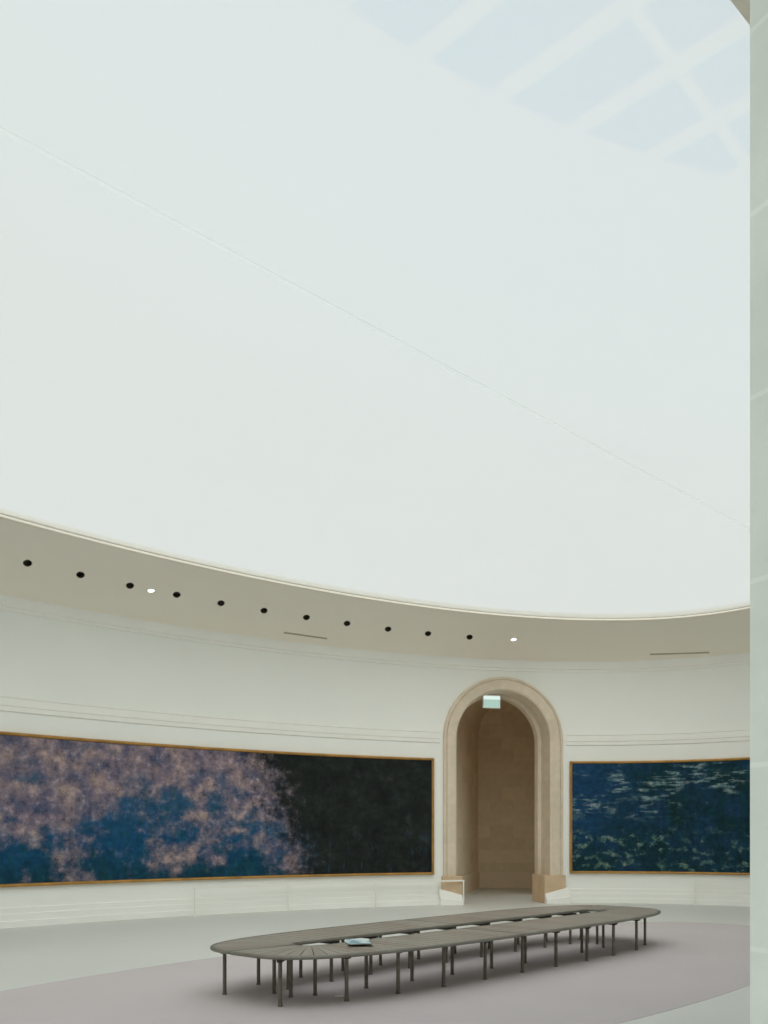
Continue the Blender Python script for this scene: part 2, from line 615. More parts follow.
def wall(name, t0, t1, n):
    cols = []                                     # (t, zbottom, open?)
    ts = span(t0, t1, n)
    lims = []
    for a in (far, near):
        for l in (-RH, RH):
            lims.append((a.t_at(l), a))
    twopi = 2 * PI

    def norm(t):
        while t < min(t0, t1) - 1e-9:
            t += twopi
        while t > max(t0, t1) + 1e-9:
            t -= twopi
        return t
    extra = []
    for t, a in lims:
        q = norm(t)
        if min(t0, t1) - 1e-9 <= q <= max(t0, t1) + 1e-9:
            extra.append(q)
    for a in (far, near):
        for i in range(1, 40):
            q = norm(a.t_at(RH * math.sin(PI * (i / 40 - 0.5))))
            if min(t0, t1) <= q <= max(t0, t1):
                extra.append(q)
    ts = sorted(set(round(t, 7) for t in ts + extra))

    def zb(t):
        p = ell(t)
        for a in (far, near):
            l = (p - a.c).dot(a.d)
            if abs(l) < RH + 1e-5 and (p - a.c).length < 2.0:
                return a.spring + math.sqrt(max(0, RH * RH - l * l)), abs(abs(l) - RH) < 2e-5
        return 0.0, False
    verts, uvs, faces = [], [], []
    L = 0
    prev = None
    zlev = [0.0, 0.0]
    idx = []
    for t in ts:
        p = ell(t)
        L += (p - prev).length if prev else 0
        prev = p
        z, edge = zb(t)
        base = len(verts)
        verts += [(p.x, p.y, z), (p.x, p.y, 4.92)]
        uvs += [(L, z), (L, 4.92)]
        lowi = base
        if edge:
            verts.append((p.x, p.y, 0.0))
            uvs.append((L, 0.0))
            lowi = base + 2
        idx.append((base, lowi, z > 0.1 and not edge, edge))
    for i in range(len(ts) - 1):
        b0, l0, o0, e0 = idx[i]
        b1, l1, o1, e1 = idx[i + 1]
        if o0 or o1 or (e0 and e1):
            faces.append((b0, b1, b1 + 1, b0 + 1))
        else:
            q = [l0, l1, b1 + 1, b0 + 1]
            faces.append(tuple(q))
            if l0 != b0:
                pass
    o = mesh_obj(name, verts, faces, M['plaster'], uvs=uvs)
    for p in o.data.polygons:
        p.use_smooth = True
    return tag(o, kind='structure')


tf, tn = far.t, near.t
while tn < tf:
    tn += 2 * PI
wall('wall_left', tf, tn, 150)
wall('wall_right', tn - 2 * PI, tf, 120)


# parameter ranges of the mouldings, stopping short of the arches
def gap(l0=1.31):
    fa = sorted((far.t_at(-l0), far.t_at(l0)))
    na = sorted((near.t_at(-l0), near.t_at(l0)))
    while na[0] < fa[1]:
        na = [x + 2 * PI for x in na]
    return (fa[1], na[0]), (na[1] - 2 * PI, fa[0])


L_, R_ = gap(1.33)
RAIL = [(-0.02, 3.425), (0.058, 3.425), (0.058, 3.412), (0.046, 3.402), (0.046, 3.290), (0.034, 3.280), (0.028, 3.215), (0.010, 3.200), (-0.02, 3.200)]
tag(sweep('trim_1', span(*L_, 160), RAIL, M['moulding']), kind='structure')
tag(sweep('trim_2', span(*R_, 130), RAIL, M['moulding']), kind='structure')
SKIRT = [(-0.02, 0.290), (0.026, 0.290), (0.030, 0.286), (0.030, 0.200), (0.050, 0.199), (0.053, 0.196), (0.053, 0.096), (0.077, 0.095), (0.080, 0.092), (0.080, 0.0), (-0.02, 0.0)]
tag(sweep('baseboard_left', span(*L_, 160), SKIRT, M['base']), kind='structure')
tag(sweep('baseboard_right', span(*R_, 130), SKIRT, M['base']), kind='structure')
CORN = [(-0.02, 4.690), (0.022, 4.700), (0.022, 4.745), (0.045, 4.755), (0.050, 4.775), (0.075, 4.860), (0.100, 4.890), (0.100, 4.930), (-0.02, 4.930)]
tag(sweep('trim_3', span(0, 2 * PI * 199 / 200, 200), CORN, M['moulding'], closed=True), kind='structure')


# ------------------------------------------------------------------ sloping soffit of the ceiling, with the lamp holes
def cove_ab(s):
    return (WA - 0.08) + (OA - WA + 0.08) * s, (WB - 0.08) + (OB - WB + 0.08) * s


def cove_pt(px, py):
    """where a sight line meets the soffit"""
    lo, hi = 0.0, 1.0
    for _ in range(60):
        s = (lo + hi) / 2
        z = Z_COVE0 + (Z_COVE1 - Z_COVE0) * s
        D = (z - EYE) * FPX / (HZ - py)
        p = loc((px - 384) * D / FPX, D)
        a, b = cove_ab(s)
        if (p.x / a) ** 2 + (p.y / b) ** 2 < 1:
            lo = s
        else:
            hi = s
        # walking up the slope the oval shrinks while the sight line runs on outwards
    return Vector((p.x, p.y, z)), s, math.atan2(p.y / b, p.x / a)


def cove_frame(p, s, t):
    """tangent, up-slope and downward normal of the soffit"""
    a, b = cove_ab(s)
    tan = Vector((-a * math.sin(t), b * math.cos(t), 0)).normalized()
    a0, b0 = cove_ab(0)
    a1, b1 = cove_ab(1)
    up = Vector(((a1 - a0) * math.cos(t), (b1 - b0) * math.sin(t), Z_COVE1 - Z_COVE0)).normalized()
    nrm = tan.cross(up).normalized()
    if nrm.z > 0:
        nrm = -nrm
    return tan, up, nrm


NS = 240
verts, faces, uvs = [], [], []
prof_cove = [(s, 0.0) for s in (0, 0.2, 0.4, 0.6, 0.8, 1.0)]
rows = []
for i in range(NS):
    t = 2 * PI * i / NS
    r = []
    for s in (0, 0.25, 0.5, 0.75, 1.0):
        a, b = cove_ab(s)
        r.append((a * math.cos(t), b * math.sin(t), Z_COVE0 + (Z_COVE1 - Z_COVE0) * s))
    top = [(x, y, z + 0.05) for x, y, z in r]
    rows.append(r + top[::-1])
m = len(rows[0])
for r in rows:
    verts += r
for i in range(NS):
    a, b = i * m, ((i + 1) % NS) * m
    for j in range(m):
        k = (j + 1) % m
        faces.append((a + j, b + j, b + k, a + k))
cove = mesh_obj('ceiling', verts, faces, M['cove'])
bm = bmesh.new()
bm.from_mesh(cove.data)
bmesh.ops.recalc_face_normals(bm, faces=bm.faces[:])
bm.to_mesh(cove.data)
bm.free()
tag(cove, kind='structure')

HOLES = [(27.5, 563), (80.5, 574.7), (130, 585.5), (176.7, 594.6), (221, 603), (264, 610.5), (306.4, 617.3), (347, 623.3), (388, 629), (428, 633.5), (469.5, 637)]
LIT = [(151, 590), (513.6, 639)]
RHOLE = 0.060
frames = []
cut = bmesh.new()
for px, py in HOLES:
    p, s, t = cove_pt(px, py)
    tan, up, nrm = cove_frame(p, s, t)
    # the lamp tube is aimed down across the room
    ax = (Vector((-5.0, -5.6, 0.6)) - p).normalized()
    ax = (ax * 0.9 + nrm * 0.08).normalized()
    frames.append((p, ax, nrm))
    q = ax.to_track_quat('Z', 'X').to_matrix().to_4x4()
    mtx = Matrix.Translation(p) @ q
    bmesh.ops.create_cone(cut, cap_ends=True, segments=24, radius1=RHOLE, radius2=RHOLE, depth=0.9, matrix=mtx)
cme = bpy.data.meshes.new('cut')
cut.to_mesh(cme)
cut.free()
cobj = bpy.data.objects.new('cut', cme)
col.objects.link(cobj)
md = cove.modifiers.new('b', 'BOOLEAN')
md.object = cobj
md.operation = 'DIFFERENCE'
md.solver = 'EXACT'
dg = bpy.context.evaluated_depsgraph_get()
new = bpy.data.meshes.new_from_object(cove.evaluated_get(dg))
cove.modifiers.clear()
cove.data = new
bpy.data.objects.remove(cobj)
bpy.data.meshes.remove(cme)
shade_sharp(cove, 30)

ORD = ['first', 'second', 'third', 'fourth', 'fifth', 'sixth', 'seventh', 'eighth', 'ninth', 'tenth', 'eleventh']


def lamp_label(i):
    if i < 3:
        return ('dark recessed spotlight in the soffit, %s from the left end of the row' % ORD[i])
    if i == 3:
        return 'dark recessed spotlight in the soffit, just right of the lit white spot'
    if i == 10:
        return 'dark recessed spotlight in the soffit, last of its row beside the arch top'
    if i == 6:
        return 'dark recessed spotlight in the soffit directly above the brown air slot'
    return 'dark recessed spotlight in the soffit, %s along the row from the left' % ORD[i]


for i, (p, ax, nrm) in enumerate(frames):
    root = empty('recessed_spotlight', p)
    tag(root, lamp_label(i), 'spotlight', 'recessed spotlights along the soffit')
    q = ax.to_track_quat('Z', 'X').to_matrix()
    # housing: open tube running up into the soffit, closed at the back
    bm = bmesh.new()
    seg = 24
    rings = []
    for r, d in ((RHOLE * 0.99, None), (RHOLE * 0.97, -0.26), (0.03, -0.28)):
        ring = []
        for k in range(seg):
            a = 2 * PI * k / seg
            v = q @ Vector((r * math.cos(a), r * math.sin(a), 0))
            if d is None:                     # mouth follows the sloping plane
                v = v - ax * (v.dot(nrm) / ax.dot(nrm))
            else:
                v = v + ax * d
            ring.append(bm.verts.new(v))
        rings.append(ring)
    for a, b in zip(rings, rings[1:]):
        for k in range(seg):
            bm.faces.new((a[k], a[(k + 1) % seg], b[(k + 1) % seg], b[k]))
    bm.faces.new(rings[-1])
    bm_obj('housing', bm, M['dark_cup'], root, True)
    # thin painted collar round the mouth
    bm = bmesh.new()
    ra, rb = [], []
    for k in range(seg):
        a = 2 * PI * k / seg
        for r, store, off in ((RHOLE * 0.985, ra, 0.004), (RHOLE * 1.13, rb, 0.001)):
            v = q @ Vector((r * math.cos(a), r * math.sin(a), 0))
            v = v - ax * (v.dot(nrm) / ax.dot(nrm)) + nrm * off
            store.append(bm.verts.new(v))
    for k in range(seg):
        bm.faces.new((ra[k], ra[(k + 1) % seg], rb[(k + 1) % seg], rb[k]))
    bm_obj('collar', bm, M['cove'], root, True)

for i, (px, py) in enumerate(LIT):
    p, s, t = cove_pt(px, py)
    tan, up, nrm = cove_frame(p, s, t)
    root = empty('lit_spotlight', p)
    tag(root, ['small glowing white spotlight among the dark ones on the soffit, above the mauve painting',
               'small glowing white spotlight on the soffit above the stone arch'][i], 'spotlight', 'lit spotlights in the soffit')
    q = nrm.to_track_quat('Z', 'X').to_matrix()
    bm = bmesh.new()
    seg = 20
    rings = []
    for r, d in ((0.072, 0.0), (0.066, 0.016), (0.052, 0.018), (0.048, 0.010)):
        rings.append([bm.verts.new(q @ Vector((r * math.cos(2 * PI * k / seg), r * math.sin(2 * PI * k / seg), d))) for k in range(seg)])
    for a, b in zip(rings, rings[1:]):
        for k in range(seg):
            bm.faces.new((a[k], a[(k + 1) % seg], b[(k + 1) % seg], b[k]))
    bm_obj('bezel', bm, M['white_metal'], root, True)
    bm = bmesh.new()
    ring = [bm.verts.new(q @ Vector((0.048 * math.cos(2 * PI * k / seg), 0.048 * math.sin(2 * PI * k / seg), 0.010))) for k in range(seg)]
    c0 = bm.verts.new(q @ Vector((0, 0, 0.016)))
    for k in range(seg):
        bm.faces.new((ring[k], ring[(k + 1) % seg], c0))
    bm_obj('lens', bm, M['lamp'], root, True)

# air slots in the soffit
for (e0, e1, lab) in (((284, 632.3), (327, 638.4), 'narrow brown air slot in the soffit above the mauve painting'),
                      ((650, 654.2), (709, 652.3), 'narrow brown air slot in the soffit above the dark teal painting')):
    p0, s0, t0 = cove_pt(*e0)
    p1, s1, t1 = cove_pt(*e1)
    mid, sm, tm = cove_pt((e0[0] + e1[0]) / 2, (e0[1] + e1[1]) / 2)
    root = empty('air_slot', mid)
    tag(root, lab, 'vent', 'air slots in the soffit')
    N = 14
    for nm, wv, off, mt in (('slot_frame', 0.050, 0.004, M['cove']), ('slot_opening', 0.028, 0.007, M['slot'])):
        vv, ff = [], []
        for k in range(N):
            e = k / (N - 1)
            p, s, t = cove_pt(e0[0] + (e1[0] - e0[0]) * e, e0[1] + (e1[1] - e0[1]) * e)
            tan, up, nrm = cove_frame(p, s, t)
            for du, dn in ((-wv, -0.02), (-wv, off), (wv, off), (wv, -0.02)):
                vv.append(p + up * du + nrm * dn - mid)
        for k in range(N - 1):
            a, b = 4 * k, 4 * k + 4
            for j in range(3):
                ff.append((a + j, b + j, b + j + 1, a + j + 1))
        ff += [(0, 1, 2, 3), (4 * N - 1, 4 * N - 2, 4 * N - 3, 4 * N - 4)]
        mesh_obj(nm, vv, ff, mt, root)


# rim of the opening
def ring_strip(name, prof, mat, n=240, parent=None):
    """prof: list of (grow, z) relative to the oval of the opening"""
    vv, ff = [], []
    m = len(prof)
    for i in range(n):
        t = 2 * PI * i / n
        for g, z in prof:
            vv.append(((OA + g) * math.cos(t), (OB + g) * math.sin(t), z))
    for i in range(n):
        a, b = i * m, ((i + 1) % n) * m
        for j in range(m - 1):
            ff.append((a + j, b + j, b + j + 1, a + j + 1))
    return shade_sharp(mesh_obj(name, vv, ff, mat, parent), 30)


tag(ring_strip('trim_4', [(0.04, 5.350), (-0.018, 5.350), (-0.022, 5.354), (-0.022, 5.380), (0.03, 5.380)], M['cove']), kind='structure')
tag(ring_strip('gap_shade_strip', [(0.03, 5.379), (-0.016, 5.380), (-0.016, 5.400), (0.030, 5.400), (0.030, 5.43)], M['gap_shade']), kind='structure')  # grey strip painted in as the shadow line above the rim


# ------------------------------------------------------------------ fabric ceiling stretched over the opening
ZV = 5.425
vv, ff = [(0, 0, ZV)], []
rad = [0.2, 0.4, 0.6, 0.8, 1.0]
for r in rad:
    for i in range(120):
        t = 2 * PI * i / 120
        vv.append(((OA + 0.09) * r * math.cos(t), (OB + 0.09) * r * math.sin(t), ZV))
for i in range(120):
    ff.append((0, 1 + i, 1 + (i + 1) % 120))
for k in range(len(rad) - 1):
    for i in range(120):
        a = 1 + k * 120 + i
        b = 1 + k * 120 + (i + 1) % 120
        ff.append((a, a + 120, b + 120, b))
vel = tag(mesh_obj('ceiling_fabric', vv, ff, M['velum'], smooth=True), kind='structure')
# welded seam of the fabric, running lengthwise
vv, ff = [], []
N = 60
for i in range(N):
    x = -9.0 + 18.0 * i / (N - 1)
    y = -1.37 - 0.048 * (x + 2.5)
    for dy, z in ((-0.022, ZV - 0.003), (-0.014, ZV - 0.008), (0.014, ZV - 0.008), (0.022, ZV - 0.003)):
        vv.append((x, y + dy, z))
for i in range(N - 1):
    for j in range(3):
        ff.append((4 * i + j, 4 * i + 4 + j, 4 * i + 5 + j, 4 * i + 1 + j))
mesh_obj('seam', vv, ff, M['seam'], vel)

# ------------------------------------------------------------------ glazed roof above the fabric
ZR = 7.35
root = empty('window_1', (0, 0, ZR))
tag(root, kind='structure')
Y0, Y1 = -2.13, -5.6               # band of clear panes on the camera's side
PITCH, PW = 0.733, 0.545


def pane_end(x):                   # the glazing stops along a shallow curve
    x = max(x, -2.7)
    return -2.12 - 0.32 * x - 0.06 * x * x


XS = [-0.63 + PITCH * i for i in range(-9, 7)]
# frosted field: everything but the pane openings, as a grid of quads
xs = [-34.0]
for x in XS:
    xs += [x, x + PW]
xs.append(34.0)
YB = [-3.24, -3.34, -4.46, -4.56, -5.70, -24.0]


def pane_rows(x):
    y = pane_end(min(x, 4.0))
    ys = [30.0, y]
    for b in YB:
        ys.append(min(b, y - 0.02) if b > -6 else b)
    for i in range(2, len(ys)):
        ys[i] = min(ys[i], ys[i - 1] - 0.01)
    return ys


bm = bmesh.new()
grid = {}
for i, x in enumerate(xs):
    for j, y in enumerate(pane_rows(x)):
        grid[i, j] = bm.verts.new((x, y, 0))
for i in range(len(xs) - 1):
    for j in range(7):
        if not (i % 2 == 1 and j in (1, 3, 5)):
            bm.faces.new((grid[i, j], grid[i + 1, j], grid[i + 1, j + 1], grid[i, j + 1]))
bm_obj('frosted_field', bm, M['frosted'], root)
for x in XS:
    a, b = pane_rows(x), pane_rows(x + PW)
    for j in (1, 3, 5):
        if a[j] - a[j + 1] > 0.15:
            mesh_obj('pane', [(x, a[j], 0.03), (x + PW, b[j], 0.03), (x + PW, b[j + 1], 0.03), (x, a[j + 1], 0.03)], [(0, 1, 2, 3)], M['pane'], root)
# unseen plate added over the soffit ring to keep daylight out of the cove
vv, ff = [], []
for i in range(120):
    t = 2 * PI * i / 120
    vv.append(((OA + 0.10) * math.cos(t), (OB + 0.10) * math.sin(t), 5.50))
    vv.append(((WA + 0.6) * math.cos(t), (WB + 0.6) * math.sin(t), 5.50))
for i in range(120):
    a, b = 2 * i, 2 * ((i + 1) % 120)
    ff.append((a, b, b + 1, a + 1))
tag(mesh_obj('ceiling_light_block', vv, ff, M['plaster']), kind='structure')


# ------------------------------------------------------------------ stone arches
def arch_surround(name, A, mat, reveal, inner_mat=None, zlow=0.0, voff=0.0):
    prof = [(RO, 0.10), (RO, -0.125), (RO - 0.010, -0.135), (RO - 0.050, -0.135), (RO - 0.055, -0.115), (RO - 0.068, -0.115),
            (RO - 0.073, -0.135), (RI + 0.030, -0.135), (RI, -0.110), (RI, 0.38), (RI - 0.03, 0.39), (RI - 0.03, 0.41), (RI - 0.06, 0.42), (RI - 0.06, reveal)]
    if inner_mat == 'plain':
        prof = prof[:9] + [(RI, reveal)]
    paths = [A.path(r, zlow) for r, _ in prof]
    K = len(paths[0])
    m = len(prof)
    vv, uu, ff = [], [], []
    acc = 0.0
    lens = [0.0]
    ref = A.path(RI, zlow)
    for i in range(1, K):
        lens.append(lens[-1] + math.dist(ref[i], ref[i - 1]))
    accs = [0.0]
    for j in range(1, m):
        accs.append(accs[-1] + math.dist(prof[j], prof[j - 1]))
    for i in range(K):
        for j in range(m):
            l, z = paths[j][i]
            vv.append(A.w(l, prof[j][1], z))
            uu.append((accs[j], lens[i] + voff))
    for i in range(K - 1):
        a, b = i * m, i * m + m
        for j in range(m - 1):
            ff.append((a + j, a + j + 1, b + j + 1, b + j))
    o = mesh_obj(name, vv, ff, mat, uvs=uu)
    return shade_sharp(o, 28)


d1 = tag(arch_surround('door_1', far, M['stone'], 0.60), kind='structure')
d2 = tag(arch_surround('door_2', near, M['jamb'], 1.15, 'plain', 0.0, 0.065), kind='structure')


def frame_box(A, l0, l1, n0, n1, z0, z1, bev):
    bm = bmesh.new()
    R = Matrix(((A.d.x, A.n.x, 0, 0), (A.d.y, A.n.y, 0, 0), (0, 0, 1, 0), (0, 0, 0, 1)))
    c = A.w((l0 + l1) / 2, (n0 + n1) / 2, (z0 + z1) / 2)
    box_bm(bm, c[0], c[1], c[2], l1 - l0, n1 - n0, z1 - z0, bev, R)
    return bm


for s in (-1, 1):
    l0, l1 = sorted((s * (0.885 if s < 0 else 0.835), s * 1.290))
    bm_obj('plinth', frame_box(far, l0, l1, -0.19, 0.52, 0.0, 0.565, 0.012), M['plinth'], d1)
    # the white skirting dies away in a wedge against the plinth
    vv = []
    for l, z in ((1.36, 0.325), ((0.905 if s < 0 else 0.845), 0.200)):
        for n, zz in ((-0.16, z), (-0.225, z - 0.01), (-0.27, z * 0.45), (-0.30, z * 0.40), (-0.30, 0.0), (-0.16, 0.0)):
            vv.append(far.w(s * l, n, zz))
    ff = [tuple(range(6)), tuple(range(11, 5, -1))] + [(j, j + 6, (j + 1) % 6 + 6, (j + 1) % 6) for j in range(6)]
    bmw = bmesh.new()
    vb = [bmw.verts.new(v) for v in vv]
    for f in ff:
        bmw.faces.new([vb[i] for i in f])
    tag(bm_obj('baseboard_%s.001' % ('left' if s < 0 else 'right'), bmw, M['base']), kind='structure')


# vestibule behind the far arch: vaulted, turning to the right
def vest_profile(l0, l1, spring, k=28):
    R = (l1 - l0) / 2
    c = (l0 + l1) / 2
    pts = [(l0, 0.0), (l0, spring * 0.5)]
    pts += [(c - R * math.cos(PI * i / k), spring + min(R, 0.95) / 1.0 * math.sin(PI * i / k)) for i in range(k + 1)]
    pts += [(l1, spring * 0.5), (l1, 0.0)]
    return pts


back_l = far_p = (loc((478 - 384) / FPX * 23.8, 23.8) - far.c)
bl = (back_l.dot(far.d), back_l.dot(far.n))
back_r = loc((549 - 384) / FPX * 23.5, 23.5) - far.c
brr = (back_r.dot(far.d), back_r.dot(far.n))
P0 = vest_profile(-1.0, 1.12, 4.02)
P1 = vest_profile(0.0, 1.0, 4.02)          # rescaled below
wid = math.hypot(brr[0] - bl[0], brr[1] - bl[1])
P1 = vest_profile(0.0, wid, 4.02)
vv, uu, ff = [], [], []
K = len(P0)
pl = [0.0]
for i in range(1, K):
    pl.append(pl[-1] + math.dist(P1[i], P1[i - 1]))
STEPS = 10
side = []
for k in range(STEPS + 1):
    e = k / STEPS
    for i in range(K):
        l0, z0 = P0[i]
        q = P1[i][0] / wid
        lx = bl[0] + (brr[0] - bl[0]) * q
        nx = bl[1] + (brr[1] - bl[1]) * q
        vv.append(far.w(l0 + (lx - l0) * e, 0.60 + (nx - 0.60) * e, z0 + (P1[i][1] - z0) * e))
        uu.append((e * 4.9, pl[i]))
for k in range(STEPS):
    for i in range(K - 1):
        a = k * K + i
        if i == K - 2 and k in (0, 1, 2, 3):          # unseen opening added on the right to light the left wall
            side.append((a, a + 1, a + 1 + K, a + K))
            continue
        ff.append((a, a + 1, a + 1 + K, a + K))
tag(mesh_obj('vestibule_fill_opening', vv, side, M['frosted']), kind='structure')
vest = shade_sharp(mesh_obj('wall_vestibule', vv, ff, M['ashlar'], uvs=uu), 40)
tag(vest, kind='structure')
# back wall of the vestibule
vv = [far.w(bl[0] + (brr[0] - bl[0]) * x / wid, bl[1] + (brr[1] - bl[1]) * x / wid, z) for x, z in P1]
tag(mesh_obj('wall_back', vv, [tuple(range(len(vv)))], M['ashlar'], uvs=[(x, z) for x, z in P1]), kind='structure')
# front plate closing between the arch reveal and the vault
ring0 = far.path(RI - 0.06, 0.0, 28)
vv = [far.w(l, 0.60, z) for l, z in ring0] + [far.w(l, 0.60, z) for l, z in P0]
n0 = len(ring0)
ff = [(i, i + 1, n0 + i + 1, n0 + i) for i in range(n0 - 1)]
tag(mesh_obj('wall_front', vv, ff, M['ashlar'], uvs=[(l, z) for l, z in ring0 + P0]), kind='structure')
# stone base course along the back and left walls of the vestibule
for nm, a, b in (('baseboard_back', bl, brr), ('baseboard_vestibule', (-1.0, 0.60), bl)):
    av, bv = Vector(a), Vector(b)
    dr = (bv - av).normalized()
    nr = Vector((dr.y, -dr.x))
    vv = []
    for p in (av, bv):
        for o, z in ((-0.02, 0.44), (0.02, 0.44), (0.035, 0.42), (0.035, 0.0), (-0.02, 0.0)):
            q = p + nr * o
            vv.append(far.w(q.x, q.y, z))
    ff = [(j, j + 5, (j + 1) % 5 + 5, (j + 1) % 5) for j in range(5)] + [(0, 1, 2, 3, 4), (9, 8, 7, 6, 5)]
    bmw = bmesh.new()
    vb = [bmw.verts.new(v) for v in vv]
    for f in ff:
        bmw.faces.new([vb[i] for i in f])
    tag(bm_obj(nm, bmw, M['ashlar']), kind='structure')

# lobby behind the camera; its unseen glass roof is added to brighten the jamb
vv = [near.w(l, n, z) for n in (1.15, 9.0) for l, z in ((-4.2, 0), (4.2, 0), (4.2, 5.0), (-4.2, 5.0))]
ff = [(4, 5, 6, 7), (0, 3, 7, 4), (1, 5, 6, 2)]
tag(mesh_obj('lobby_fill_glazing', [near.w(l, n, 5.0) for l, n in ((-4.2, 1.15), (4.2, 1.15), (4.2, 9.0), (-4.2, 9.0))], [(0, 1, 2, 3)], M['pane']), kind='structure')
tag(mesh_obj('wall_lobby', vv, ff, M['plaster']), kind='structure')
ring0 = near.path(RI, 0.0, 28)
P2 = [(-4.2, 0.0), (-4.2, 2.5)] + [(-4.2 + 8.4 * i / 28, 5.0) for i in range(29)] + [(4.2, 2.5), (4.2, 0.0)]
vv = [near.w(l, 1.15, z) for l, z in ring0] + [near.w(l, 1.15, z) for l, z in P2]
ff = [(i, i + 1, n0 + i + 1, n0 + i) for i in range(n0 - 1)]
tag(mesh_obj('wall_lobby.001', vv, ff, M['plaster']), kind='structure')


# ------------------------------------------------------------------ pictures: curved canvases in thin gilt frames
def picture(name, t0, t1, z0, z1, mat, label, n=90):
    """t0 = end beside the arch"""
    mid = (t0 + t1) / 2
    root = empty(name, tuple(ell(mid, 0.03)) + (z0,))
    tag(root, label, 'painting')
    off = Vector((-root.location.x, -root.location.y, -root.location.z))
    ts = span(t0, t1, n)
    FW = 0.048
    # canvas with a real stretcher thickness
    vv, uu, ff = [], [], []
    L = 0
    prev = None
    for t in ts:
        p = ell(t)
        L += (p - prev).length if prev else 0
        prev = p
        for i, z in ((0.005, z0 + 0.02), (0.040, z0 + 0.02), (0.040, z1 - 0.02), (0.005, z1 - 0.02)):
            q = ell(t, i)
            vv.append(Vector((q.x, q.y, z)) + off)
            uu.append((L, z - z0))
    for k in range(n - 1):
        a, b = 4 * k, 4 * k + 4
        for j in range(4):
            ff.append((a + j, b + j, b + (j + 1) % 4, a + (j + 1) % 4))
    ff += [(0, 1, 2, 3), (4 * n - 1, 4 * n - 2, 4 * n - 3, 4 * n - 4)]
    shade_sharp(mesh_obj('canvas', vv, ff, mat, root, uu), 40)
    # frame: moulded section carried round the four sides
    sec = [(0.0, 0.0), (0.062, 0.0), (0.070, 0.012), (0.070, 0.030), (0.058, 0.045), (0.046, FW), (0.0, FW)]   # (inset, in from the edge)
    total = L
    vv, ff = [], []
    m = len(sec)

    def add_run(pts):
        base = len(vv)
        for r in pts:
            vv.extend(r)
        for k in range(len(pts) - 1):
            a, b = base + k * m, base + (k + 1) * m
            for j in range(m):
                ff.append((a + j, b + j, b + (j + 1) % m, a + (j + 1) % m))
        ff.append(tuple(range(base, base + m)))
        ff.append(tuple(range(base + (len(pts) - 1) * m, base + len(pts) * m))[::-1])

    for zz, sg in ((z0, 1), (z1, -1)):
        add_run([[Vector((*ell(t, i), zz + sg * e)) + off for i, e in sec] for t in ts])
    for tt, sgn in ((t0, 1 if t1 > t0 else -1), (t1, -1 if t1 > t0 else 1)):
        step = 0.0005
        spd = (ell(tt + step) - ell(tt)).length / step
        add_run([[Vector((*ell(tt + sgn * e / spd, i), z)) + off for i, e in sec] for z in span(z0, z1, 6)])
    bm = bmesh.new()
    me = bpy.data.meshes.new('x')
    me.from_pydata([tuple(v) for v in vv], [], ff)
    bm.from_mesh(me)
    bpy.data.meshes.remove(me)
    shade_sharp(bm_obj('frame', bm, M['gold'], root), 40)
    return root


tl0 = wall_t(433)
tl1 = tl0
while (ell(tl1) - ell(tl0)).length < 13.2:
    tl1 += 0.01
picture('curved_painting', tl0, tl1, 0.600, 2.895, M['paint_l'],
        'very long mauve and blue curved canvas with a near-black end, in a thin gilt frame')
tr0 = wall_t(569.5)
tr1 = tr0
while (ell(tr1) - ell(tr0)).length < 6.5:
    tr1 -= 0.01
picture('curved_painting', tr0, tr1, 0.600, 2.880, M['paint_r'],
        'dark teal curved canvas with pale flecks in a thin gilt frame, beside the stone arch')


# ------------------------------------------------------------------ low white barriers before the pictures
def barrier(label, pts, h=0.475):
    o = pts[0]
    root = empty('barrier_rail', (o.x, o.y, 0))
    tag(root, label, 'barrier')
    for p in pts:
        bm = bmesh.new()
        tube_bm(bm, p.x - o.x, p.y - o.y, 0.0, h, 0.016, 10, foot=0.0)
        bm_obj('post', bm, M['white_metal'], root, False)
    bm = bmesh.new()
    # rail: square bar bent from post to post
    prev = None
    for i, p in enumerate(pts):
        a = pts[max(0, i - 1)]
        b = pts[min(len(pts) - 1, i + 1)]
        d = (b - a).normalized()
        nn = Vector((-d.y, d.x))
        e = d * (0.018 if i == len(pts) - 1 else (-0.018 if i == 0 else 0))
        ring = [bm.verts.new((p.x - o.x + e.x + nn.x * sx * 0.016, p.y - o.y + e.y + nn.y * sx * 0.016, z)) for sx, z in ((-1, h - 0.012), (1, h - 0.012), (1, h + 0.018), (-1, h + 0.018))]
        if prev:
            for j in range(4):
                bm.faces.new((prev[j], prev[(j + 1) % 4], ring[(j + 1) % 4], ring[j]))
        else:
            bm.faces.new(ring)
        prev = ring
    bm.faces.new(prev[::-1])
    bm_obj('top_rail', bm, M['white_metal'], root)
    return root


barrier('low white barrier rail on slim posts before the mauve and blue painting',
        [ground(195, 916.8), ground(288.5, 911.2), ground(376, 907.3), ground(463.5, 904.8)])
barrier('low white barrier rail before the dark teal painting',
        [ground(695, 905.0), ell(wall_t(790), 0.42)])


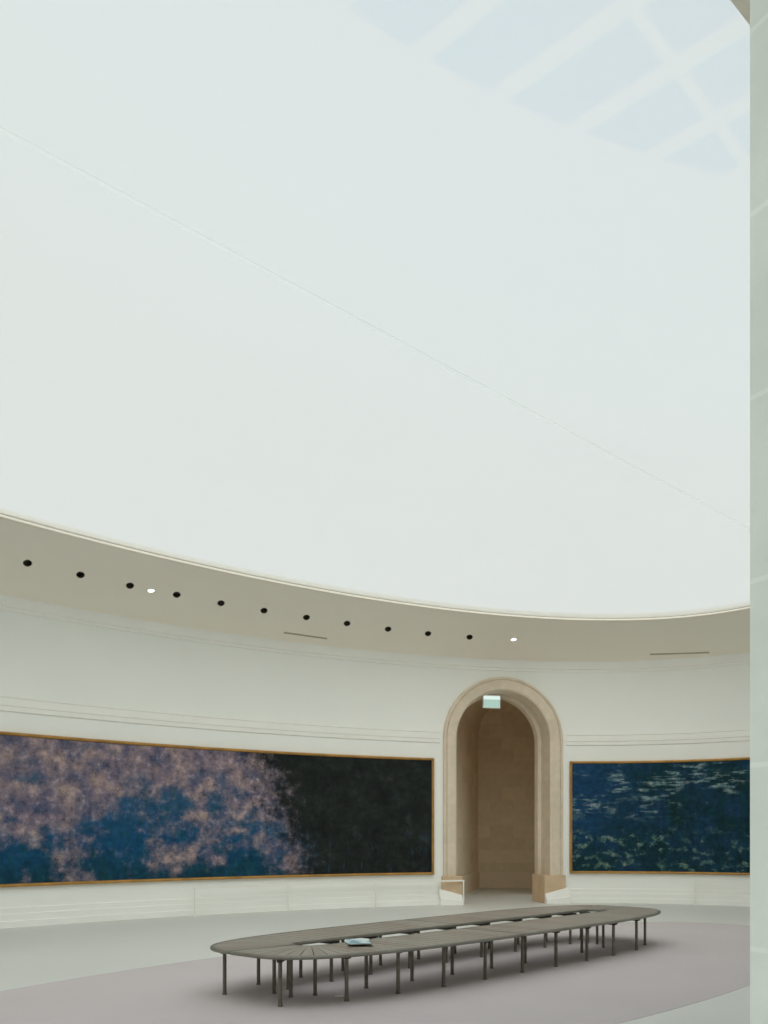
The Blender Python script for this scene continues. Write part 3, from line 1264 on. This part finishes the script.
# ------------------------------------------------------------------ lit exit sign hung under the arch
def exit_sign():
    n = 0.30
    D = None
    # centre of the sign on the sight line (491.7, 701.5), in the plane n = 0.30 of the far arch
    d = VD + RD * ((491.7 - 384) / FPX)
    k = (n - (CAM - far.c).dot(far.n)) / d.dot(far.n)
    p = CAM + d * k
    z = EYE + k * (HZ - 701.5) / FPX
    w, h = 0.375 / 1.0, 0.275
    root = empty('exit_sign', (p.x, p.y, z), math.atan2(far.d.y, far.d.x))
    tag(root, 'small glowing pale green emergency sign hung under the stone arch', 'sign')
    bm = bmesh.new()
    box_bm(bm, 0, 0.02, 0, w, 0.05, h, 0.008)
    bm_obj('casing', bm, M['white_metal'], root)
    bm = bmesh.new()
    box_bm(bm, 0, -0.011, -0.045, w * 0.90, 0.012, h * 0.56, 0.003)
    bm_obj('panel', bm, M['sign_panel'], root)
    bm = bmesh.new()
    box_bm(bm, 0, -0.013, 0.075, w * 0.94, 0.016, h * 0.26, 0.004)
    bm_obj('lamp_strip', bm, M['sign_lamp'], root)
    # the arch ring above the sign carries it on two rods
    l = (p - far.c).dot(far.d)
    for dx in (-0.12, 0.12):
        top = far.spring + math.sqrt(max(0.01, RI * RI - (l + dx) ** 2)) - z
        bm = bmesh.new()
        tube_bm(bm, dx, 0.02, h / 2 - 0.01, max(top, h / 2 + 0.01), 0.008, 8)
        bm_obj('hanger_rod', bm, M['white_metal'], root)


exit_sign()

# ------------------------------------------------------------------ carpet
CX, CY, CA, CB = 1.298, -0.725, 6.47, 2.56
vv, ff = [], []
n = 160
for rr, z in ((1.0, 0.0), (0.9995, 0.003), (0.9985, 0.005)):
    for i in range(n):
        t = 2 * PI * i / n
        vv.append((CA * rr * math.cos(t), CB * rr * math.sin(t), z))
for k in range(2):
    for i in range(n):
        j = (i + 1) % n
        ff.append((k * n + i, k * n + j, (k + 1) * n + j, (k + 1) * n + i))
ff.append(tuple(range(2 * n, 3 * n)))
carpet = mesh_obj('carpet', vv, ff, M['carpet'])
carpet.location = (CX, CY, 0)
tag(carpet, 'large oval mauve grey carpet on the pale floor under the bench', 'carpet')

# ------------------------------------------------------------------ the oval bench
TH2 = 0.82
c2, s2 = math.cos(TH2), math.sin(TH2)


def bench_w(s, t):
    return loc(0.710 + c2 * s - s2 * t, 9.081 + s2 * s + c2 * t)


BS, BT = 0.545, 0.110              # centre of the bench in its own frame
o2 = bench_w(BS, BT)
x2 = bench_w(BS + 1, BT) - o2
ZC = 0.005
ZT = 0.425
bench = empty('oval_bench', (o2.x, o2.y, ZC), math.atan2(x2.y, x2.x))
tag(bench, 'large oval ring-shaped bench with grey slatted seat on many thin tube legs, on the carpet', 'bench')
BL, BW, EX = 3.205, 0.905, 3.6     # half length, half width, exponent of the outline
SLX, SLR = 2.40, 0.150            # straight half length and end radius of the slot in the middle


def outer(a):
    c, s = math.cos(a), math.sin(a)
    k = 2.0 / EX
    return Vector((BL * math.copysign(abs(c) ** k, c), BW * math.copysign(abs(s) ** k, s)))


def slot(p):
    q = Vector((max(-SLX, min(SLX, p.x)), 0.0))
    d = p - q
    return q + d.normalized() * SLR


# outline resampled by arc length, starting at the right-hand tip
raw = [outer(2 * PI * i / 4000) for i in range(4000)]
cum = [0.0]
for i in range(1, 4001):
    cum.append(cum[-1] + (raw[i % 4000] - raw[i - 1]).length)
PER = cum[-1]


def at(s):
    s %= PER
    lo, hi = 0, 4000
    while hi - lo > 1:
        mid = (lo + hi) // 2
        if cum[mid] <= s:
            lo = mid
        else:
            hi = mid
    f = (s - cum[lo]) / max(1e-9, cum[hi] - cum[lo])
    return raw[lo % 4000].lerp(raw[hi % 4000], f)


TK = 0.030
zt = ZT - ZC
seams = []


def arc_of(fn):
    best = min(range(4000), key=lambda i: fn(raw[i]))
    return cum[best]


sR = arc_of(lambda p: abs(p.y - 0.02) + (0 if p.x > 0 else 9))
sB = arc_of(lambda p: abs(p.x + 0.15) + (0 if p.y > 0 else 9))
sL = arc_of(lambda p: abs(p.y - 0.10) + (0 if p.x < 0 else 9))
sN = arc_of(lambda p: abs(p.x + 0.48) + (0 if p.y < 0 else 9))
secs = [(sR if sR < sB else sR - PER, sB), (sB, sL), (sL, sN), (sN, sR + (PER if sR < sN else 0))]
RIM = 0.035
for a0, a1 in secs:
    Ls = a1 - a0
    ns = max(4, round(Ls / 0.118))
    # slats: each reaches from the outer band to the inner band
    vv, uu, ff = [], [], []
    g = 0.0045
    for k in range(ns):
        e0, e1 = a0 + Ls * k / ns + g, a0 + Ls * (k + 1) / ns - g
        base = len(vv)
        sub = 3
        for i in range(sub):
            p = at(e0 + (e1 - e0) * i / (sub - 1))
            q = slot(p)
            dr = (q - p).normalized()
            po, qi = p + dr * RIM, q - dr * 0.030
            for pt, z in ((po, zt - 0.026), (po, zt - 0.0015), (po.lerp(qi, 0.5), zt), (qi, zt - 0.0015), (qi, zt - 0.026)):
                vv.append((pt.x, pt.y, z))
                uu.append((e0 + (e1 - e0) * i / (sub - 1), (pt - po).length))
        for i in range(sub - 1):
            a, b = base + 5 * i, base + 5 * i + 5
            for j in range(5):
                ff.append((a + j, a + (j + 1) % 5, b + (j + 1) % 5, b + j))
        ff.append(tuple(range(base, base + 5)))
        ff.append(tuple(range(base + 5 * (sub - 1), base + 5 * sub))[::-1])
    sec = mesh_obj('seat_section', vv, ff, M['wood'], bench, uu)
    # edge band: outer and inner rail and the two end bars of the section
    vv, ff = [], []
    N = max(24, int(Ls / 0.05))

    def rail(fn, N=N):
        base = len(vv)
        for i in range(N):
            vv.extend(fn(a0 + 0.003 + (Ls - 0.006) * i / (N - 1)))
        m = 6
        for i in range(N - 1):
            a, b = base + i * m, base + i * m + m
            for j in range(m):
                ff.append((a + j, a + (j + 1) % m, b + (j + 1) % m, b + j))
        ff.append(tuple(range(base, base + m)))
        ff.append(tuple(range(base + (N - 1) * m, base + N * m))[::-1])

    def outer_sec(s):
        p = at(s)
        d = (slot(p) - p).normalized()
        return [(*(p + d * e), z) for e, z in ((RIM, zt - TK), (0.006, zt - TK), (0.0, zt - TK * 0.7), (0.0, zt - 0.010), (0.010, zt), (RIM, zt))]

    def inner_sec(s):
        p = at(s)
        q = slot(p)
        d = (p - q).normalized()
        return [(*(q + d * e), z) for e, z in ((0.030, zt - TK), (0.004, zt - TK), (0.0, zt - TK * 0.7), (0.0, zt - 0.010), (0.008, zt), (0.030, zt))]

    rail(outer_sec)
    rail(inner_sec)
    for s in (a0 + 0.016, a1 - 0.016):
        p = at(s)
        q = slot(p)
        d = (q - p).normalized()
        w = Vector((-d.y, d.x)) * 0.012
        base = len(vv)
        for pt in (p + d * 0.03, q - d * 0.028):
            for sg in (-1, 1):
                for z in (zt - TK, zt + 0.001):
                    vv.append((*(pt + w * sg), z))
        ff.extend([(base, base + 1, base + 3, base + 2), (base + 4, base + 6, base + 7, base + 5), (base, base + 4, base + 5, base + 1),
                   (base + 2, base + 3, base + 7, base + 6), (base + 1, base + 5, base + 7, base + 3), (base, base + 2, base + 6, base + 4)])
    bm = bmesh.new()
    me = bpy.data.meshes.new('x')
    me.from_pydata([tuple(v) for v in vv], [], ff)
    bm.from_mesh(me)
    bpy.data.meshes.remove(me)
    shade_sharp(bm_obj('edge_band', bm, M['rim'], sec), 50)

# legs: pairs (outer, inner) under a flat bracket bar
NO = [(-1.96, -0.44), (-1.41, -0.51), (-0.88, -0.58), (-0.29, -0.60), (0.31, -0.61), (0.89, -0.63), (1.49, -0.64), (2.05, -0.65), (2.69, -0.60), (3.24, -0.43), (-2.48, -0.22), (-2.45, 0.54)]
NI = [(-1.95, -0.05), (-1.40, -0.12), (-0.82, -0.15), (-0.26, -0.18), (0.33, -0.22), (0.89, -0.25), (1.47, -0.26), (2.06, -0.24), (2.66, -0.18), (2.90, 0.04), (-2.15, 0.03), (-2.13, 0.27)]
BO = [(-1.92, 0.74), (-1.39, 0.76), (-0.81, 0.78), (-0.27, 0.77), (0.35, 0.78), (0.99, 0.78), (1.63, 0.77), (2.20, 0.74), (2.74, 0.68), (3.22, 0.46)]
BI = [(-1.90, 0.35), (-1.35, 0.38), (-0.80, 0.40), (-0.23, 0.40), (0.35, 0.39), (0.96, 0.38), (1.62, 0.38), (2.17, 0.33), (2.68, 0.29), (2.95, 0.20)]
pairs = [((a[0] - BS, a[1] - BT), (b[0] - BS, b[1] - BT)) for a, b in list(zip(NO, NI)) + list(zip(BO, BI))]
for po, pi in pairs:
    for p in (po, pi):
        bm = bmesh.new()
        tube_bm(bm, p[0], p[1], 0.0, zt - TK - 0.006, 0.0165, 14, foot=0.25)
        bm_obj('leg', bm, M['leg'], bench, False)
    a, b = Vector(po), Vector(pi)
    d = (b - a).normalized()
    w = Vector((-d.y, d.x)) * 0.019
    a2, b2 = a - d * 0.055, b + d * 0.085
    bm = bmesh.new()
    zz = zt - TK
    st = [(a2, 0.008), (a - d * 0.03, 0.040), (b + d * 0.02, 0.040), (b2, 0.026)]
    prev = None
    for p, h in st:
        r = [bm.verts.new((*(p + w * sg), z)) for sg, z in ((-1, zz - h), (1, zz - h), (1, zz + 0.004), (-1, zz + 0.004))]
        if prev:
            for j in range(4):
                bm.faces.new((prev[j], prev[(j + 1) % 4], r[(j + 1) % 4], r[j]))
        else:
            bm.faces.new(r)
        prev = r
    bm.faces.new(prev[::-1])
    bm_obj('bracket', bm, M['bar'], bench)

# ------------------------------------------------------------------ leaflet left on the near side of the bench
lp = ground(358.8, 944.2, ZT)
lf = empty('leaflet', (lp.x, lp.y, ZT + 0.001), PI / 2 - TH + 0.10)
tag(lf, 'pale blue printed leaflet lying on the near side of the slatted bench', 'leaflet')
for nm, rz, dz, mt in (('page', 0.06, 0.0, M['paper']), ('cover', 0.0, 0.003, M['leaflet'])):
    vv, ff = [], []
    N = 8
    cr, sr = math.cos(rz), math.sin(rz)
    for i in range(N):
        x = -0.19 + 0.38 * i / (N - 1)
        lift = 0.014 * (abs(x) / 0.19) ** 2 + dz + (0.006 if abs(x) > 0.01 else 0)
        for y, th in ((-0.10, 0), (0.10, 0), (0.10, 0.0015), (-0.10, 0.0015)):
            vv.append((x * cr - y * sr, x * sr + y * cr, lift + th))
    for i in range(N - 1):
        a, b = 4 * i, 4 * i + 4
        for j in range(4):
            ff.append((a + j, a + (j + 1) % 4, b + (j + 1) % 4, b + j))
    ff += [(0, 1, 2, 3), (4 * N - 1, 4 * N - 2, 4 * N - 3, 4 * N - 4)]
    mesh_obj(nm, vv, ff, mt, lf)
# scrap of paper on the carpet by a bench leg
sp = ground(339.3, 998.0)
vv = []
for z in (0.001, 0.010):
    for x, y in ((-0.030, -0.012), (0.026, -0.016), (0.032, 0.010), (0.0, 0.018), (-0.028, 0.014)):
        vv.append((x, y, z + (0.006 if x > 0.02 else 0)))
ff = [(4, 3, 2, 1, 0), (5, 6, 7, 8, 9)] + [(j, (j + 1) % 5, (j + 1) % 5 + 5, j + 5) for j in range(5)]
so = mesh_obj('paper_scrap', vv, ff, M['paper'])
so.location = (sp.x, sp.y, ZC)
so.rotation_euler = (0, 0, -0.8)
so.scale = (1.3, 1.3, 1.6)
tag(so, 'tiny pale scrap of paper on the carpet by a front leg of the bench', 'paper')

# ------------------------------------------------------------------ daylight
w = bpy.data.worlds.new('overcast_sky')
sc.world = w
w.use_nodes = True
nt = w.node_tree
nt.nodes.clear()
out = nt.nodes.new('ShaderNodeOutputWorld')
bg = nt.nodes.new('ShaderNodeBackground')
bg.inputs[0].default_value = (0.868, 0.972, 1.11, 1)
bg.inputs[1].default_value = 0.66
nt.links.new(bg.outputs[0], out.inputs[0])

sd = bpy.data.lights.new('fill_sun', 'SUN')  # soft sun added behind the camera to lift the far walls
sd.energy = 4.2
sd.angle = math.radians(90)
sd.color = (1.0, 0.985, 0.965)
so = bpy.data.objects.new('fill_sun', sd)
so.location = (-20, -18, 30)
so.rotation_euler = Vector((VD.x, VD.y, -math.tan(math.radians(45)))).to_track_quat('-Z', 'Y').to_euler()
col.objects.link(so)

# ------------------------------------------------------------------ camera: level, lens shifted upwards
cd = bpy.data.cameras.new('camera')
cam = bpy.data.objects.new('camera', cd)
col.objects.link(cam)
cam.location = (CAM.x, CAM.y, EYE)
cam.rotation_euler = (PI / 2, 0, -TH)
cd.sensor_fit = 'HORIZONTAL'
cd.sensor_width = 36.0
cd.lens = 36.0 * FPX / 768.0
cd.shift_y = (HZ - 512.0) / 768.0
cd.clip_start = 0.02
sc.camera = cam

sc.cycles.max_bounces = 14
sc.cycles.diffuse_bounces = 10
sc.cycles.transmission_bounces = 8
sc.cycles.transparent_max_bounces = 10
sc.cycles.use_denoising = True
vs_ = sc.view_settings
sc.display_settings.display_device = 'sRGB'
vs_.view_transform = 'Standard'
vs_.look = 'None'
vs_.gamma = 1.0
vs_.use_curve_mapping = False
vs_.exposure = -0.09
